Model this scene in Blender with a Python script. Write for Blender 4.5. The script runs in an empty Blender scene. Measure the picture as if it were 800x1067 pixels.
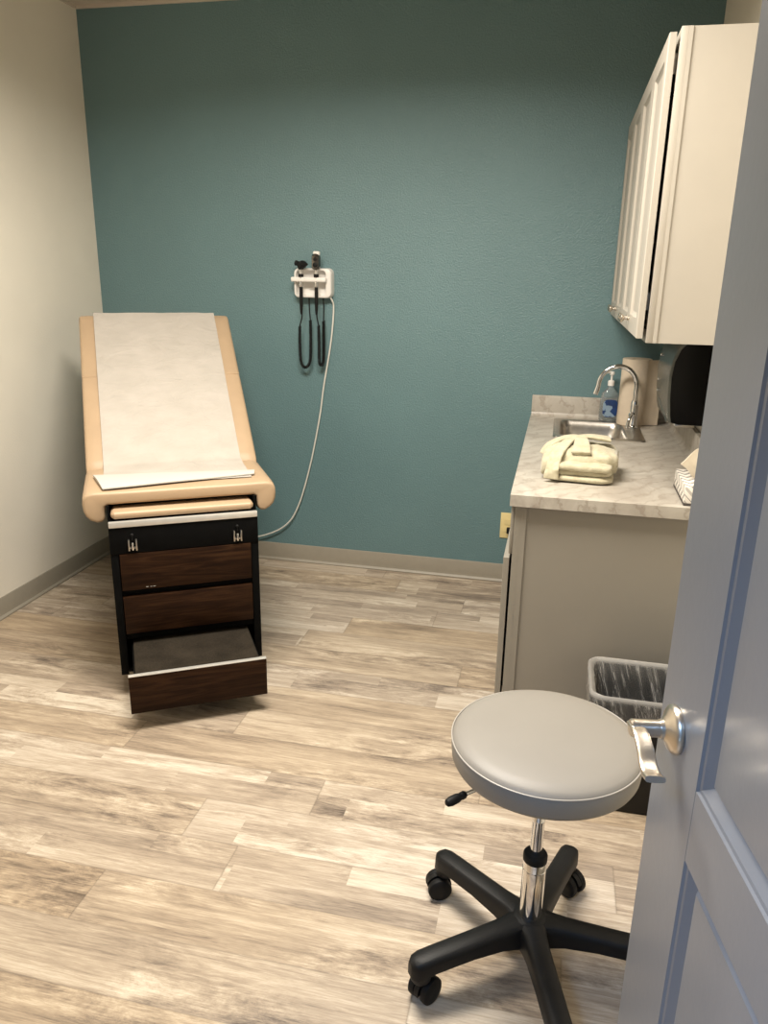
import bpy, bmesh, math, random
from mathutils import Vector, Matrix, noise
S = bpy.context.scene
COL = S.collection
PI = math.pi
R = math.radians

# ------------------------------------------------------------------ camera
F_PX, YAW, PITCH, ROLL = 807.4, -0.2163, 0.3041, 0.0179
cam = bpy.data.cameras.new('camera')
cam.sensor_fit = 'HORIZONTAL'
cam.sensor_width = 36.0
cam.lens = 36.0 * F_PX / 800.0
cam.clip_start = 0.02
cam_o = bpy.data.objects.new('camera', cam)
COL.objects.link(cam_o)
fw = Vector((math.sin(YAW) * math.cos(PITCH), math.cos(YAW) * math.cos(PITCH), -math.sin(PITCH)))
rt = Vector((math.cos(YAW), -math.sin(YAW), 0))
up = rt.cross(fw)
cr, sr = math.cos(ROLL), math.sin(ROLL)
r2, u2 = rt * cr + up * sr, up * cr - rt * sr
m = Matrix.Identity(4)
for i in range(3):
    m[i][0], m[i][1], m[i][2] = r2[i], u2[i], -fw[i]
m.translation = Vector((2.4341, -3.8911, 1.5827))
cam_o.matrix_world = m
S.camera = cam_o

# ------------------------------------------------------------------ world, lights, exposure
w = bpy.data.worlds.new('world')
S.world = w
w.use_nodes = True
w.node_tree.nodes['Background'].inputs[0].default_value = (0.6, 0.75, 1.0, 1)
w.node_tree.nodes['Background'].inputs[1].default_value = 0.08


def area(name, loc, size, energy, color, rot=(0, 0, 0)):
    l = bpy.data.lights.new(name, 'AREA')
    l.shape = 'RECTANGLE'
    l.size, l.size_y = size
    l.energy = energy
    l.color = color
    o = bpy.data.objects.new(name, l)
    COL.objects.link(o)
    o.location = loc
    o.rotation_euler = rot
    return o


rl_ = area('room_ceiling_light', (1.66, -1.95, 2.755), (1.2, 0.6), 74, (1.0, 0.93, 0.82))
rl_.data.spread = R(160)
area('hall_ceiling_light', (1.35, -4.8, 2.755), (1.2, 0.6), 85, (0.34, 0.58, 1.0))
S.view_settings.view_transform = 'Standard'
S.view_settings.look = 'None'
S.view_settings.gamma = 1
S.view_settings.use_curve_mapping = False
S.view_settings.exposure = 0.5


# ------------------------------------------------------------------ node helper
class NT:
    def __init__(s, name):
        s.m = bpy.data.materials.new(name)
        s.m.use_nodes = True
        s.t = s.m.node_tree
        s.b = s.t.nodes['Principled BSDF']

    def n(s, typ, ins=None, **kw):
        nd = s.t.nodes.new(typ)
        for k, v in kw.items():
            setattr(nd, k, v)
        for k, v in (ins or {}).items():
            sk = nd.inputs[k]
            if hasattr(v, 'is_output'):
                s.t.links.new(v, sk)
            else:
                sk.default_value = v
        return nd

    def math(s, op, a, b=0.0, c=0.0):
        nd = s.n('ShaderNodeMath', {0: a, 1: b, 2: c}, operation=op)
        return nd.outputs[0]

    def ramp(s, fac, stops, interp='LINEAR'):
        nd = s.n('ShaderNodeValToRGB', {0: fac})
        cr_ = nd.color_ramp
        cr_.interpolation = interp
        while len(cr_.elements) < len(stops):
            cr_.elements.new(0.5)
        for e, (p, c) in zip(cr_.elements, stops):
            e.position = p
            e.color = (*c, 1) if len(c) == 3 else c
        return nd.outputs[0]

    def mix(s, fac, a, b, bt='MIX'):
        nd = s.n('ShaderNodeMix', data_type='RGBA', blend_type=bt)
        for k, v in ((0, fac), (6, a), (7, b)):
            if hasattr(v, 'is_output'):
                s.t.links.new(v, nd.inputs[k])
            else:
                nd.inputs[k].default_value = v if k == 0 else (*v, 1)
        return nd.outputs[2]

    def co(s):
        return s.n('ShaderNodeTexCoord').outputs['Object']

    def noise(s, vec, scale, detail=3, rough=0.55, dist=0.0):
        return s.n('ShaderNodeTexNoise', {'Vector': vec, 'Scale': scale, 'Detail': detail, 'Roughness': rough, 'Distortion': dist}).outputs[0]

    def mapv(s, vec, sc=(1, 1, 1), rot=(0, 0, 0), loc=(0, 0, 0)):
        return s.n('ShaderNodeMapping', {'Vector': vec, 'Scale': sc, 'Rotation': rot, 'Location': loc}).outputs[0]

    def bump(s, h, st=0.2, d=0.01):
        o = s.n('ShaderNodeBump', {'Height': h, 'Strength': st, 'Distance': d}).outputs[0]
        s.t.links.new(o, s.b.inputs['Normal'])

    def set(s, **kw):
        for k, v in kw.items():
            k = k.replace('_', ' ')
            if hasattr(v, 'is_output'):
                s.t.links.new(v, s.b.inputs[k])
            elif k in ('Base Color', 'Emission Color', 'Specular Tint') and len(v) == 3:
                s.b.inputs[k].default_value = (*v, 1)
            else:
                s.b.inputs[k].default_value = v
        return s


def srgb(r, g, b):
    f = lambda c: (c / 255 / 12.92) if c / 255 <= 0.04045 else ((c / 255 + 0.055) / 1.055) ** 2.4
    return (f(r), f(g), f(b))


def simple(name, col, rough=0.5, metal=0.0, var=0.06, scale=30, bump=0.0, bscale=200, **kw):
    t = NT(name)
    nz = t.noise(t.co(), scale, 3)
    c = t.ramp(nz, [(0.3, tuple(x * (1 - var) for x in col)), (0.7, tuple(min(1, x * (1 + var)) for x in col))])
    t.set(Base_Color=c, Roughness=rough, Metallic=metal, **kw)
    if bump:
        t.bump(t.noise(t.co(), bscale, 2), bump, 0.004)
    return t.m


def wall_mat(name, col, bump=0.25, rough=0.5):
    t = NT(name)
    co = t.co()
    c = t.ramp(t.noise(co, 2.0, 3), [(0.3, tuple(x * 0.96 for x in col)), (0.7, tuple(x * 1.04 for x in col))])
    h = t.ramp(t.noise(co, 125, 3, 0.6, 0.1), [(0.40, (0, 0, 0)), (0.66, (1, 1, 1))])
    h2 = t.noise(co, 210, 2)
    t.bump(t.math('ADD', h, t.math('MULTIPLY', h2, 0.35)), bump, 0.004)
    t.set(Base_Color=c, Roughness=rough)
    return t.m


M = {}
M['teal'] = wall_mat('teal_wall_paint', (0.128, 0.220, 0.234), 0.36, 0.36)
M['greige'] = wall_mat('greige_wall_paint', (0.80, 0.75, 0.645), 0.08, 0.55)
M['front'] = wall_mat('low_bounce_wall_paint', (0.26, 0.25, 0.23), 0.08, 0.55)  # unseen walls, made darker than the greige ones to cut bounce light
M['ceiling'] = wall_mat('ceiling_paint', (0.62, 0.55, 0.47), 0.15, 0.8)
M['trim'] = simple('taupe_vinyl', (0.30, 0.27, 0.215), 0.5, var=0.03, bump=0.05)
M['trim_light'] = simple('taupe_vinyl_bead', (0.42, 0.38, 0.31), 0.45, var=0.03)
M['cabinet'] = simple('cabinet_paint', (0.435, 0.40, 0.345), 0.42, var=0.02, scale=5, bump=0.04, bscale=90)
M['base_cabinet'] = simple('shade_darkened_cabinet_paint', (0.265, 0.243, 0.205), 0.42, var=0.02, scale=5, bump=0.04, bscale=90)  # cabinet paint darkened, so the lower unit's shade is in the colour
M['door'] = simple('grey_door_paint', (0.165, 0.170, 0.182), 0.30, var=0.02, scale=4, bump=0.05, bscale=60)
M['chrome'] = simple('chrome', (0.80, 0.80, 0.80), 0.08, 1.0, var=0.02)
M['nickel'] = simple('satin_nickel', (0.66, 0.60, 0.52), 0.30, 1.0, var=0.05, scale=60)
M['steel'] = simple('brushed_stainless', (0.50, 0.47, 0.43), 0.30, 1.0, var=0.1, scale=40)
M['dark_chrome'] = simple('dark_chrome', (0.16, 0.15, 0.14), 0.22, 1.0, var=0.1, scale=60)
M['alu'] = simple('pale_aluminium', (0.72, 0.70, 0.66), 0.38, 0.6, var=0.04)
M['black_enamel'] = simple('black_enamel', (0.004, 0.004, 0.004), 0.6, var=0.2, bump=0.03, Specular_IOR_Level=0.05)
M['black_plastic'] = simple('black_plastic', (0.007, 0.007, 0.007), 0.5, var=0.2, Specular_IOR_Level=0.28, bump=0.12, bscale=350)
M['rubber'] = simple('black_rubber', (0.006, 0.006, 0.006), 0.6, var=0.2, Specular_IOR_Level=0.25)
M['tan_vinyl'] = simple('tan_vinyl', (0.415, 0.295, 0.185), 0.48, var=0.04, scale=9, bump=0.08, bscale=40)
M['stool_vinyl'] = simple('grey_vinyl', (0.230, 0.213, 0.188), 0.5, var=0.02, scale=9, bump=0.05, bscale=600)
M['piping'] = simple('pale_piping', (0.36, 0.335, 0.30), 0.4, var=0.02)
M['white_plastic'] = simple('white_plastic', (0.78, 0.75, 0.71), 0.35, var=0.02)
M['ivory'] = simple('ivory_plastic', (0.76, 0.62, 0.30), 0.4, var=0.02)
M['kraft'] = simple('natural_paper', (0.62, 0.52, 0.40), 0.9, var=0.05, scale=25, bump=0.25, bscale=120)
M['tissue'] = simple('tissue_paper', (0.85, 0.78, 0.66), 0.9, var=0.03)
M['smoke'] = simple('smoke_grey_plastic', (0.11, 0.115, 0.10), 0.25, var=0.05)
M['black_gloss'] = simple('glossy_black_plastic', (0.003, 0.003, 0.0035), 0.22, var=0.1, Specular_IOR_Level=0.15)
M['white_cord'] = simple('white_cord', (0.72, 0.70, 0.64), 0.4, var=0.02)
M['cork'] = simple('dark_wood_board', (0.09, 0.045, 0.025), 0.6, var=0.2)


def floor_mat():
    t = NT('vinyl_plank_floor')
    co = t.co()
    sx = t.n('ShaderNodeSeparateXYZ', {0: co})
    x, y = sx.outputs[0], sx.outputs[1]
    W_ = 0.1725
    PLN = 1.22
    yr = t.math('DIVIDE', t.math('ADD', y, 2.191 + 80 * W_), W_)
    row = t.math('FLOOR', yr)
    fy = t.math('FRACT', yr)
    rr = t.n('ShaderNodeTexWhiteNoise', {'W': row}, noise_dimensions='1D').outputs[0]
    xs = t.math('DIVIDE', t.math('ADD', t.math('ADD', x, 20.0), t.math('MULTIPLY', rr, 9.7)), PLN)
    pl = t.math('FLOOR', xs)
    fx = t.math('FRACT', xs)
    id1 = t.n('ShaderNodeCombineXYZ', {0: row, 1: pl, 2: 0.0}).outputs[0]
    w1 = t.n('ShaderNodeTexWhiteNoise', {'Vector': id1}, noise_dimensions='3D')
    # some planks are printed as narrower staves with butt ends
    cut = t.math('ADD', 0.36, t.math('MULTIPLY', w1.outputs[0], 0.3))
    sub = t.math('GREATER_THAN', fy, cut)
    cv = t.n('ShaderNodeCombineXYZ', {0: row, 1: sub, 2: 3.0}).outputs[0]
    r2_ = t.n('ShaderNodeTexWhiteNoise', {'Vector': cv}, noise_dimensions='3D').outputs[0]
    xs2 = t.math('ADD', t.math('DIVIDE', t.math('ADD', x, 20.0), 0.58), t.math('MULTIPLY', r2_, 7.0))
    st = t.math('FLOOR', xs2)
    id2 = t.n('ShaderNodeCombineXYZ', {0: t.math('ADD', t.math('MULTIPLY', row, 2.0), sub), 1: t.math('ADD', st, t.math('MULTIPLY', pl, 17.0)), 2: 5.0}).outputs[0]
    w2 = t.n('ShaderNodeTexWhiteNoise', {'Vector': id2}, noise_dimensions='3D')
    has = t.math('GREATER_THAN', w1.outputs[0], 0.55)
    off = t.n('ShaderNodeVectorMath', {0: w1.outputs[1], 1: (13.0, 7.0, 3.0)}, operation='MULTIPLY').outputs[0]
    off2 = t.n('ShaderNodeVectorMath', {0: w2.outputs[1], 1: (5.0, 4.0, 3.0)}, operation='MULTIPLY').outputs[0]
    off2 = t.n('ShaderNodeVectorMath', {0: off2, 3: has}, operation='SCALE').outputs[0]
    cc = t.n('ShaderNodeVectorMath', {0: co, 1: off}, operation='ADD').outputs[0]
    cc = t.n('ShaderNodeVectorMath', {0: cc, 1: off2}, operation='ADD').outputs[0]
    big = t.noise(t.mapv(cc, (1.1, 8.0, 1)), 1.0, 5, 0.62, 0.8)        # long bands of tone
    band = t.noise(t.mapv(cc, (2.0, 34, 1)), 1.0, 6, 0.68, 0.9)        # grain streaks
    fine = t.noise(t.mapv(cc, (14, 240, 1)), 1.0, 4, 0.7, 0.6)         # pores
    worn = t.noise(t.mapv(cc, (5.0, 16.0, 1)), 1.0, 8, 0.78, 0.4)      # weathered flakes
    wm = t.ramp(t.noise(t.mapv(cc, (1.3, 4.5, 1), (0, 0, 0), (4, 2, 0)), 1.0, 3, 0.6), [(0.46, (0, 0, 0)), (0.60, (1, 1, 1))])
    v = t.math('MULTIPLY', t.math('SUBTRACT', big, 0.5), 0.92)
    v = t.math('ADD', v, t.math('MULTIPLY', t.math('SUBTRACT', band, 0.5), 0.66))
    v = t.math('ADD', v, t.math('MULTIPLY', t.math('SUBTRACT', fine, 0.5), 0.75))
    v = t.math('ADD', v, t.math('MULTIPLY', t.math('MULTIPLY', t.math('SUBTRACT', worn, 0.5), 2.0), wm))
    v = t.math('ADD', v, t.math('MULTIPLY', t.math('SUBTRACT', w1.outputs[0], 0.5), 0.16))
    v = t.math('ADD', v, t.math('MULTIPLY', t.math('MULTIPLY', t.math('SUBTRACT', w2.outputs[0], 0.5), 0.26), has))
    v = t.math('ADD', v, 0.56)
    c = t.ramp(v, [(0.08, (0.092, 0.069, 0.054)), (0.28, (0.195, 0.153, 0.117)), (0.47, (0.32, 0.254, 0.189)),
                   (0.64, (0.43, 0.35, 0.262)), (0.92, (0.63, 0.55, 0.44))])
    hue = t.ramp(w1.outputs[0], [(0.0, (1.04, 0.99, 0.90)), (0.5, (1.0, 1.0, 1.0)), (1.0, (0.98, 1.0, 1.05))])
    c = t.mix(1.0, c, hue, 'MULTIPLY')
    kn = t.n('ShaderNodeTexVoronoi', {'Vector': t.mapv(cc, (1, 1.9, 1)), 'Scale': 3.2}).outputs['Distance']
    c = t.mix(t.ramp(kn, [(0.0, (0.75,) * 3), (0.022, (0.55,) * 3), (0.045, (0, 0, 0))]), c, (0.12, 0.085, 0.06))
    e1 = t.math('MINIMUM', t.math('MULTIPLY', fy, W_), t.math('MULTIPLY', t.math('SUBTRACT', 1.0, fy), W_))
    e2 = t.math('MINIMUM', t.math('MULTIPLY', fx, PLN), t.math('MULTIPLY', t.math('SUBTRACT', 1.0, fx), PLN))
    e = t.math('MINIMUM', e1, e2)
    jm = t.ramp(e, [(0.0, (1, 1, 1)), (0.0015, (0, 0, 0))])
    c = t.mix(t.math('MULTIPLY', jm, 0.40), c, (0.12, 0.09, 0.065))
    t.set(Base_Color=c, Roughness=t.math('ADD', 0.36, t.math('MULTIPLY', fine, 0.18)))
    t.b.inputs['Specular IOR Level'].default_value = 0.4
    t.bump(t.math('SUBTRACT', t.math('MULTIPLY', fine, 0.5), t.math('MULTIPLY', jm, 0.8)), 0.10, 0.003)
    return t.m


def laminate_mat():
    t = NT('marble_laminate')
    co = t.co()
    n1 = t.noise(co, 5, 6, 0.65, 1.4)
    wv = t.n('ShaderNodeTexWave', {'Vector': t.mapv(co, (1, 1, 1), (0.3, 0.2, 0.75)), 'Scale': 5.5, 'Distortion': 9.0, 'Detail': 5.0, 'Detail Scale': 1.8, 'Detail Roughness': 0.65}).outputs['Fac']
    vein = t.ramp(wv, [(0.0, (1, 1, 1)), (0.10, (0.3, 0.3, 0.3)), (0.30, (0, 0, 0))])
    base = t.ramp(n1, [(0.3, (0.34, 0.30, 0.255)), (0.55, (0.45, 0.415, 0.36)), (0.75, (0.51, 0.48, 0.425))])
    c = t.mix(t.math('MULTIPLY', vein, 0.55), base, (0.27, 0.225, 0.18))
    t.set(Base_Color=c, Roughness=0.35)
    return t.m


def wood_mat():
    t = NT('walnut_veneer')
    co = t.co()
    n1 = t.noise(t.mapv(co, (2.5, 2.5, 30)), 1.0, 5, 0.6, 1.6)
    n2 = t.noise(t.mapv(co, (9, 9, 160)), 1.0, 3, 0.6, 0.3)
    v = t.math('ADD', t.math('MULTIPLY', n1, 0.75), t.math('MULTIPLY', n2, 0.3))
    c = t.ramp(v, [(0.30, (0.006, 0.0025, 0.0012)), (0.5, (0.019, 0.008, 0.0035)), (0.72, (0.046, 0.021, 0.009))])
    t.set(Base_Color=c, Roughness=0.5)
    t.b.inputs['Specular IOR Level'].default_value = 0.10
    return t.m


def carpet_mat():
    t = NT('grey_tread_carpet')
    co = t.co()
    v = t.math('ADD', t.math('MULTIPLY', t.noise(co, 260, 2), 0.6), t.math('MULTIPLY', t.noise(co, 9, 3), 0.5))
    c = t.ramp(v, [(0.35, (0.011, 0.009, 0.0065)), (0.75, (0.040, 0.032, 0.023))])
    t.set(Base_Color=c, Roughness=0.95)
    t.b.inputs['Specular IOR Level'].default_value = 0.1
    t.bump(t.noise(co, 400, 2), 0.6, 0.003)
    return t.m


def paper_mat():
    t = NT('exam_paper')
    co = t.co()
    n1 = t.noise(t.mapv(co, (3, 3, 5)), 3, 3)
    c = t.ramp(n1, [(0.3, (0.40, 0.365, 0.32)), (0.7, (0.45, 0.41, 0.365))])
    t.set(Base_Color=c, Roughness=0.75)
    cr1 = t.noise(t.mapv(co, (3.5, 3.5, 9), (0.3, 0.2, 0.5)), 2.0, 4, 0.5, 1.5)
    t.bump(cr1, 0.45, 0.02)
    return t.m


def fleece_mat():
    t = NT('cream_fleece')
    co = t.co()
    c = t.ramp(t.noise(co, 45, 4), [(0.3, (0.41, 0.365, 0.245)), (0.7, (0.53, 0.49, 0.355))])
    t.set(Base_Color=c, Roughness=0.95)
    t.b.inputs['Sheen Weight'].default_value = 0.3
    t.bump(t.noise(t.mapv(co, (1, 2.5, 1)), 60, 4, 0.65), 0.5, 0.006)
    return t.m


def liner_mat():
    t = NT('clear_bin_liner')
    co = t.co()
    nn = t.noise(t.mapv(t.mapv(co, (1, 1, 1), (0.12, 0.30, 0)), (1, 1, 0.035)), 62, 3, 0.6, 0.1)
    st = t.ramp(nn, [(0.44, (0.08,) * 3), (0.52, (0.13,) * 3), (0.545, (0.34,) * 3), (0.57, (0.10,) * 3), (0.63, (0.20,) * 3), (0.65, (0.60,) * 3), (0.68, (0.12,) * 3)])
    rimz = t.n('ShaderNodeSeparateXYZ', {0: co}).outputs[2]
    st = t.math('MAXIMUM', st, t.ramp(rimz, [(0.384, (0, 0, 0)), (0.397, (0.34,) * 3)]))
    tr = t.n('ShaderNodeBsdfTransparent', {0: (0.93, 0.93, 0.93, 1)}).outputs[0]
    t.set(Base_Color=(0.75, 0.72, 0.67), Roughness=0.3)
    mx = t.n('ShaderNodeMixShader', {0: st, 1: tr, 2: t.b.outputs[0]}).outputs[0]
    t.t.links.new(mx, t.t.nodes['Material Output'].inputs[0])
    return t.m


def clear_mat(name, col, rough=0.05):
    t = NT(name)
    t.set(Base_Color=col, Roughness=rough, IOR=1.4)
    t.b.inputs['Transmission Weight'].default_value = 0.85
    return t.m


def tissue_box_mat():
    t = NT('chevron_printed_card')
    sx = t.n('ShaderNodeSeparateXYZ', {0: t.co()})
    a = t.math('ADD', sx.outputs[0], sx.outputs[2])
    zig = t.math('PINGPONG', a, 0.022)
    v = t.math('FRACT', t.math('MULTIPLY', t.math('ADD', sx.outputs[1], t.math('MULTIPLY', zig, 1.3)), 26.0))
    c = t.ramp(v, [(0.0, (0.80, 0.75, 0.68)), (0.50, (0.17, 0.16, 0.15)), (0.72, (0.46, 0.43, 0.39))], 'CONSTANT')
    t.set(Base_Color=c, Roughness=0.5)
    return t.m


def soap_label_mat():
    t = NT('soap_label_print')
    co = t.co()
    vo = t.n('ShaderNodeTexVoronoi', {'Vector': co, 'Scale': 42.0})
    sep = t.n('ShaderNodeSeparateColor', {0: vo.outputs['Color']})
    c = t.ramp(sep.outputs[0], [(0.0, (0.02, 0.06, 0.20)), (0.34, (0.04, 0.13, 0.33)), (0.56, (0.30, 0.42, 0.55)), (0.72, (0.50, 0.08, 0.07)), (0.79, (0.40, 0.44, 0.10)), (0.85, (0.02, 0.05, 0.16))], 'CONSTANT')
    t.set(Base_Color=c, Roughness=0.4)
    return t.m


M['floor'] = floor_mat()
M['laminate'] = laminate_mat()
M['wood'] = wood_mat()
M['carpet'] = carpet_mat()
M['paper'] = paper_mat()
M['paper_fold'] = simple('folded_exam_paper', (0.48, 0.46, 0.42), 0.7, var=0.02, scale=8)
M['fleece'] = fleece_mat()
M['liner'] = liner_mat()
M['clear'] = clear_mat('clear_soap_bottle', (0.80, 0.86, 0.88))
M['chevron'] = tissue_box_mat()
M['soap_label'] = soap_label_mat()


# ------------------------------------------------------------------ mesh helpers
def obj(name, bm, mat, parent=None, loc=None, rotz=0.0, sharp=35, rot=None):
    me = bpy.data.meshes.new(name)
    bmesh.ops.recalc_face_normals(bm, faces=bm.faces[:])
    bm.to_mesh(me)
    bm.free()
    for p in me.polygons:
        p.use_smooth = True
    me.set_sharp_from_angle(angle=R(sharp))
    me.materials.append(mat)
    o = bpy.data.objects.new(name, me)
    COL.objects.link(o)
    if loc is not None:
        o.location = loc
    o.rotation_euler = rot or (0, 0, rotz)
    if parent:
        o.parent = parent
    return o


def thing(name, label, cat, loc=(0, 0, 0), rotz=0.0, group=None):
    o = bpy.data.objects.new(name, None)
    o.empty_display_size = 0.1
    COL.objects.link(o)
    o.location = loc
    o.rotation_euler = (0, 0, rotz)
    o['label'] = label
    o['category'] = cat
    if group:
        o['group'] = group
    return o


def tag(o, label, cat, group=None):
    o['label'] = label
    o['category'] = cat
    if group:
        o['group'] = group
    return o


def struct(name, bm, mat, label=None, **kw):
    o = obj(name, bm, mat, **kw)
    o['kind'] = 'structure'
    if label:
        o['label'] = label
    return o


def box(bm, a, b, bev=0.0, seg=2, mtx=None):
    """axis-aligned box from corner a to corner b, optionally rounded"""
    x0, y0, z0 = a
    x1, y1, z1 = b
    vs = [bm.verts.new(p) for p in ((x0, y0, z0), (x1, y0, z0), (x1, y1, z0), (x0, y1, z0), (x0, y0, z1), (x1, y0, z1), (x1, y1, z1), (x0, y1, z1))]
    fs = [bm.faces.new([vs[i] for i in f]) for f in ((3, 2, 1, 0), (4, 5, 6, 7), (0, 1, 5, 4), (1, 2, 6, 5), (2, 3, 7, 6), (3, 0, 4, 7))]
    new = vs
    if bev:
        es = list({e for f in fs for e in f.edges})
        r = bmesh.ops.bevel(bm, geom=es, offset=bev, segments=seg, profile=0.5, affect='EDGES')
        new = list({v for v in r['verts']} | {v for v in vs if v.is_valid})
    if mtx is not None:
        bmesh.ops.transform(bm, matrix=mtx, verts=[v for v in new if v.is_valid])
    return new


def bx(a, b, bev=0.0, seg=2):
    bm = bmesh.new()
    box(bm, a, b, bev, seg)
    return bm


def lathe(bm, prof, n=32, c=(0, 0, 0), axis=None, cap=True):
    """prof: (radius, height) pairs along +z or axis"""
    q = Vector((0, 0, 1)).rotation_difference(Vector(axis)).to_matrix() if axis else Matrix.Identity(3)
    c = Vector(c)
    rings = []
    for r, h in prof:
        rings.append([bm.verts.new(c + q @ Vector((r * math.cos(2 * PI * i / n), r * math.sin(2 * PI * i / n), h))) for i in range(n)])
    for a, b in zip(rings, rings[1:]):
        for i in range(n):
            bm.faces.new((a[i], a[(i + 1) % n], b[(i + 1) % n], b[i]))
    if cap:
        bm.faces.new(rings[0][::-1])
        bm.faces.new(rings[-1])


def spline(pts, n=10):
    """Catmull-Rom through pts"""
    P = [Vector(p) for p in pts]
    P = [P[0] * 2 - P[1]] + P + [P[-1] * 2 - P[-2]]
    out = []
    for i in range(1, len(P) - 2):
        for k in range(n):
            t = k / n
            a, b, c, d = P[i - 1:i + 3]
            out.append(0.5 * (2 * b + (c - a) * t + (2 * a - 5 * b + 4 * c - d) * t * t + (3 * b - a - 3 * c + d) * t ** 3))
    out.append(P[-2].copy())
    return out


def tube(bm, pts, rad, n=10, cap=True, sec=None):
    """sweep a circle (or section list of (u,v)) along pts; rad: number or list"""
    P = [Vector(p) for p in pts]
    rings = []
    T0 = (P[1] - P[0]).normalized()
    ref = Vector((0, 0, 1)) if abs(T0.z) < 0.9 else Vector((1, 0, 0))
    N = (ref - T0 * ref.dot(T0)).normalized()
    for i, p in enumerate(P):
        T = (P[min(i + 1, len(P) - 1)] - P[max(i - 1, 0)]).normalized()
        N = (N - T * N.dot(T)).normalized()
        B = T.cross(N)
        r = rad[i] if isinstance(rad, (list, tuple)) else rad
        if sec:
            rings.append([bm.verts.new(p + N * (u * r) + B * (v * r)) for u, v in sec])
        else:
            rings.append([bm.verts.new(p + N * (r * math.cos(2 * PI * k / n)) + B * (r * math.sin(2 * PI * k / n))) for k in range(n)])
    k_ = len(rings[0])
    for a, b in zip(rings, rings[1:]):
        for i in range(k_):
            bm.faces.new((a[i], a[(i + 1) % k_], b[(i + 1) % k_], b[i]))
    if cap:
        bm.faces.new(rings[0][::-1])
        bm.faces.new(rings[-1])


def prism(bm, poly, h0, h1, plane='xy'):
    """extrude a polygon"""
    f = {'xy': lambda a, b, h: (a, b, h), 'yz': lambda a, b, h: (h, a, b), 'xz': lambda a, b, h: (a, h, b)}[plane]
    lo = [bm.verts.new(f(a, b, h0)) for a, b in poly]
    hi = [bm.verts.new(f(a, b, h1)) for a, b in poly]
    n = len(poly)
    bm.faces.new(lo[::-1])
    bm.faces.new(hi)
    for i in range(n):
        bm.faces.new((lo[i], lo[(i + 1) % n], hi[(i + 1) % n], hi[i]))


def rrect(x0, y0, x1, y1, r, n=6):
    out = []
    for cx, cy, a0 in ((x1 - r, y1 - r, 0), (x0 + r, y1 - r, 90), (x0 + r, y0 + r, 180), (x1 - r, y0 + r, 270)):
        for i in range(n + 1):
            a = R(a0 + 90 * i / n)
            out.append((cx + r * math.cos(a), cy + r * math.sin(a)))
    return out


def loft(bm, loops, cap0=True, cap1=True):
    rings = [[bm.verts.new(p) for p in L] for L in loops]
    n = len(rings[0])
    for a, b in zip(rings, rings[1:]):
        for i in range(n):
            bm.faces.new((a[i], a[(i + 1) % n], b[(i + 1) % n], b[i]))
    if cap0:
        bm.faces.new(rings[0][::-1])
    if cap1:
        bm.faces.new(rings[-1])
    return rings


# ------------------------------------------------------------------ the room
W, H, YF = 2.985, 2.778, -3.77          # right wall, ceiling, front wall (inner face)
HALL = -5.7
struct('floor', bx((-0.12, HALL - 0.12, -0.1), (W + 0.6, 0.12, 0)), M['floor'])
struct('ceiling', bx((-0.12, HALL - 0.12, H), (W + 0.6, 0.12, H + 0.1)), M['ceiling'])
struct('wall_left', bx((-0.12, YF, 0), (0, 0, H)), M['greige'])
struct('wall_back', bx((-0.12, 0, 0), (W + 0.12, 0.12, H)), M['teal'])
struct('wall_right', bx((W, YF, 0), (W + 0.12, 0, H)), M['greige'])
DX0, DX1, DH = 1.87, 2.83, 2.07
bm = bmesh.new()
box(bm, (-0.12, YF - 0.12, 0), (DX0, YF, H))
box(bm, (DX1, YF - 0.12, 0), (W + 0.6, YF, H))
box(bm, (DX0, YF - 0.12, DH), (DX1, YF, H))
struct('wall_front', bm, M['front'])
struct('wall_hall', bx((-0.12, HALL - 0.12, 0), (W + 0.6, HALL, H)), M['front'])


def base_profile():
    # coved vinyl base: (distance from wall, height)
    return [(0, 0), (0.016, 0), (0.017, 0.006), (0.0125, 0.0125), (0.008, 0.016), (0.0065, 0.03), (0.006, 0.094), (0.0035, 0.0995), (0, 0.0995)]


bm = bmesh.new()
prism(bm, [(d, z) for d, z in base_profile()], YF + 0.005, -0.004, 'xz')
struct('baseboard_left', bm, M['trim'])
bm = bmesh.new()
prism(bm, [(-d, z) for d, z in base_profile()], 0.004, 2.36, 'yz')
struct('baseboard_back', bm, M['trim'])
bm = bmesh.new()
prism(bm, [(W - d, z) for d, z in base_profile()], YF + 0.005, -1.48, 'xz')
struct('baseboard_right', bm, M['trim'])
# thin ceiling angle at the top of the walls
bm = bmesh.new()
box(bm, (0.0, -0.012, H - 0.016), (W, -0.0005, H - 0.0005))
struct('trim_1', bm, M['ceiling'])
bm = bmesh.new()
box(bm, (0.0005, YF + 0.002, H - 0.016), (0.010, -0.013, H - 0.0005))
struct('trim_2', bm, M['ceiling'])
# door casing
bm = bmesh.new()
for x0, x1 in ((DX0 - 0.058, DX0 + 0.012), (DX1 - 0.012, DX1 + 0.058)):
    box(bm, (x0, YF - 0.002, 0), (x1, YF + 0.014, DH + 0.058), 0.003)
box(bm, (DX0 - 0.058, YF - 0.002, DH - 0.012), (DX1 + 0.058, YF + 0.014, DH + 0.058), 0.003)
struct('trim_3', bm, M['door'])

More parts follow.
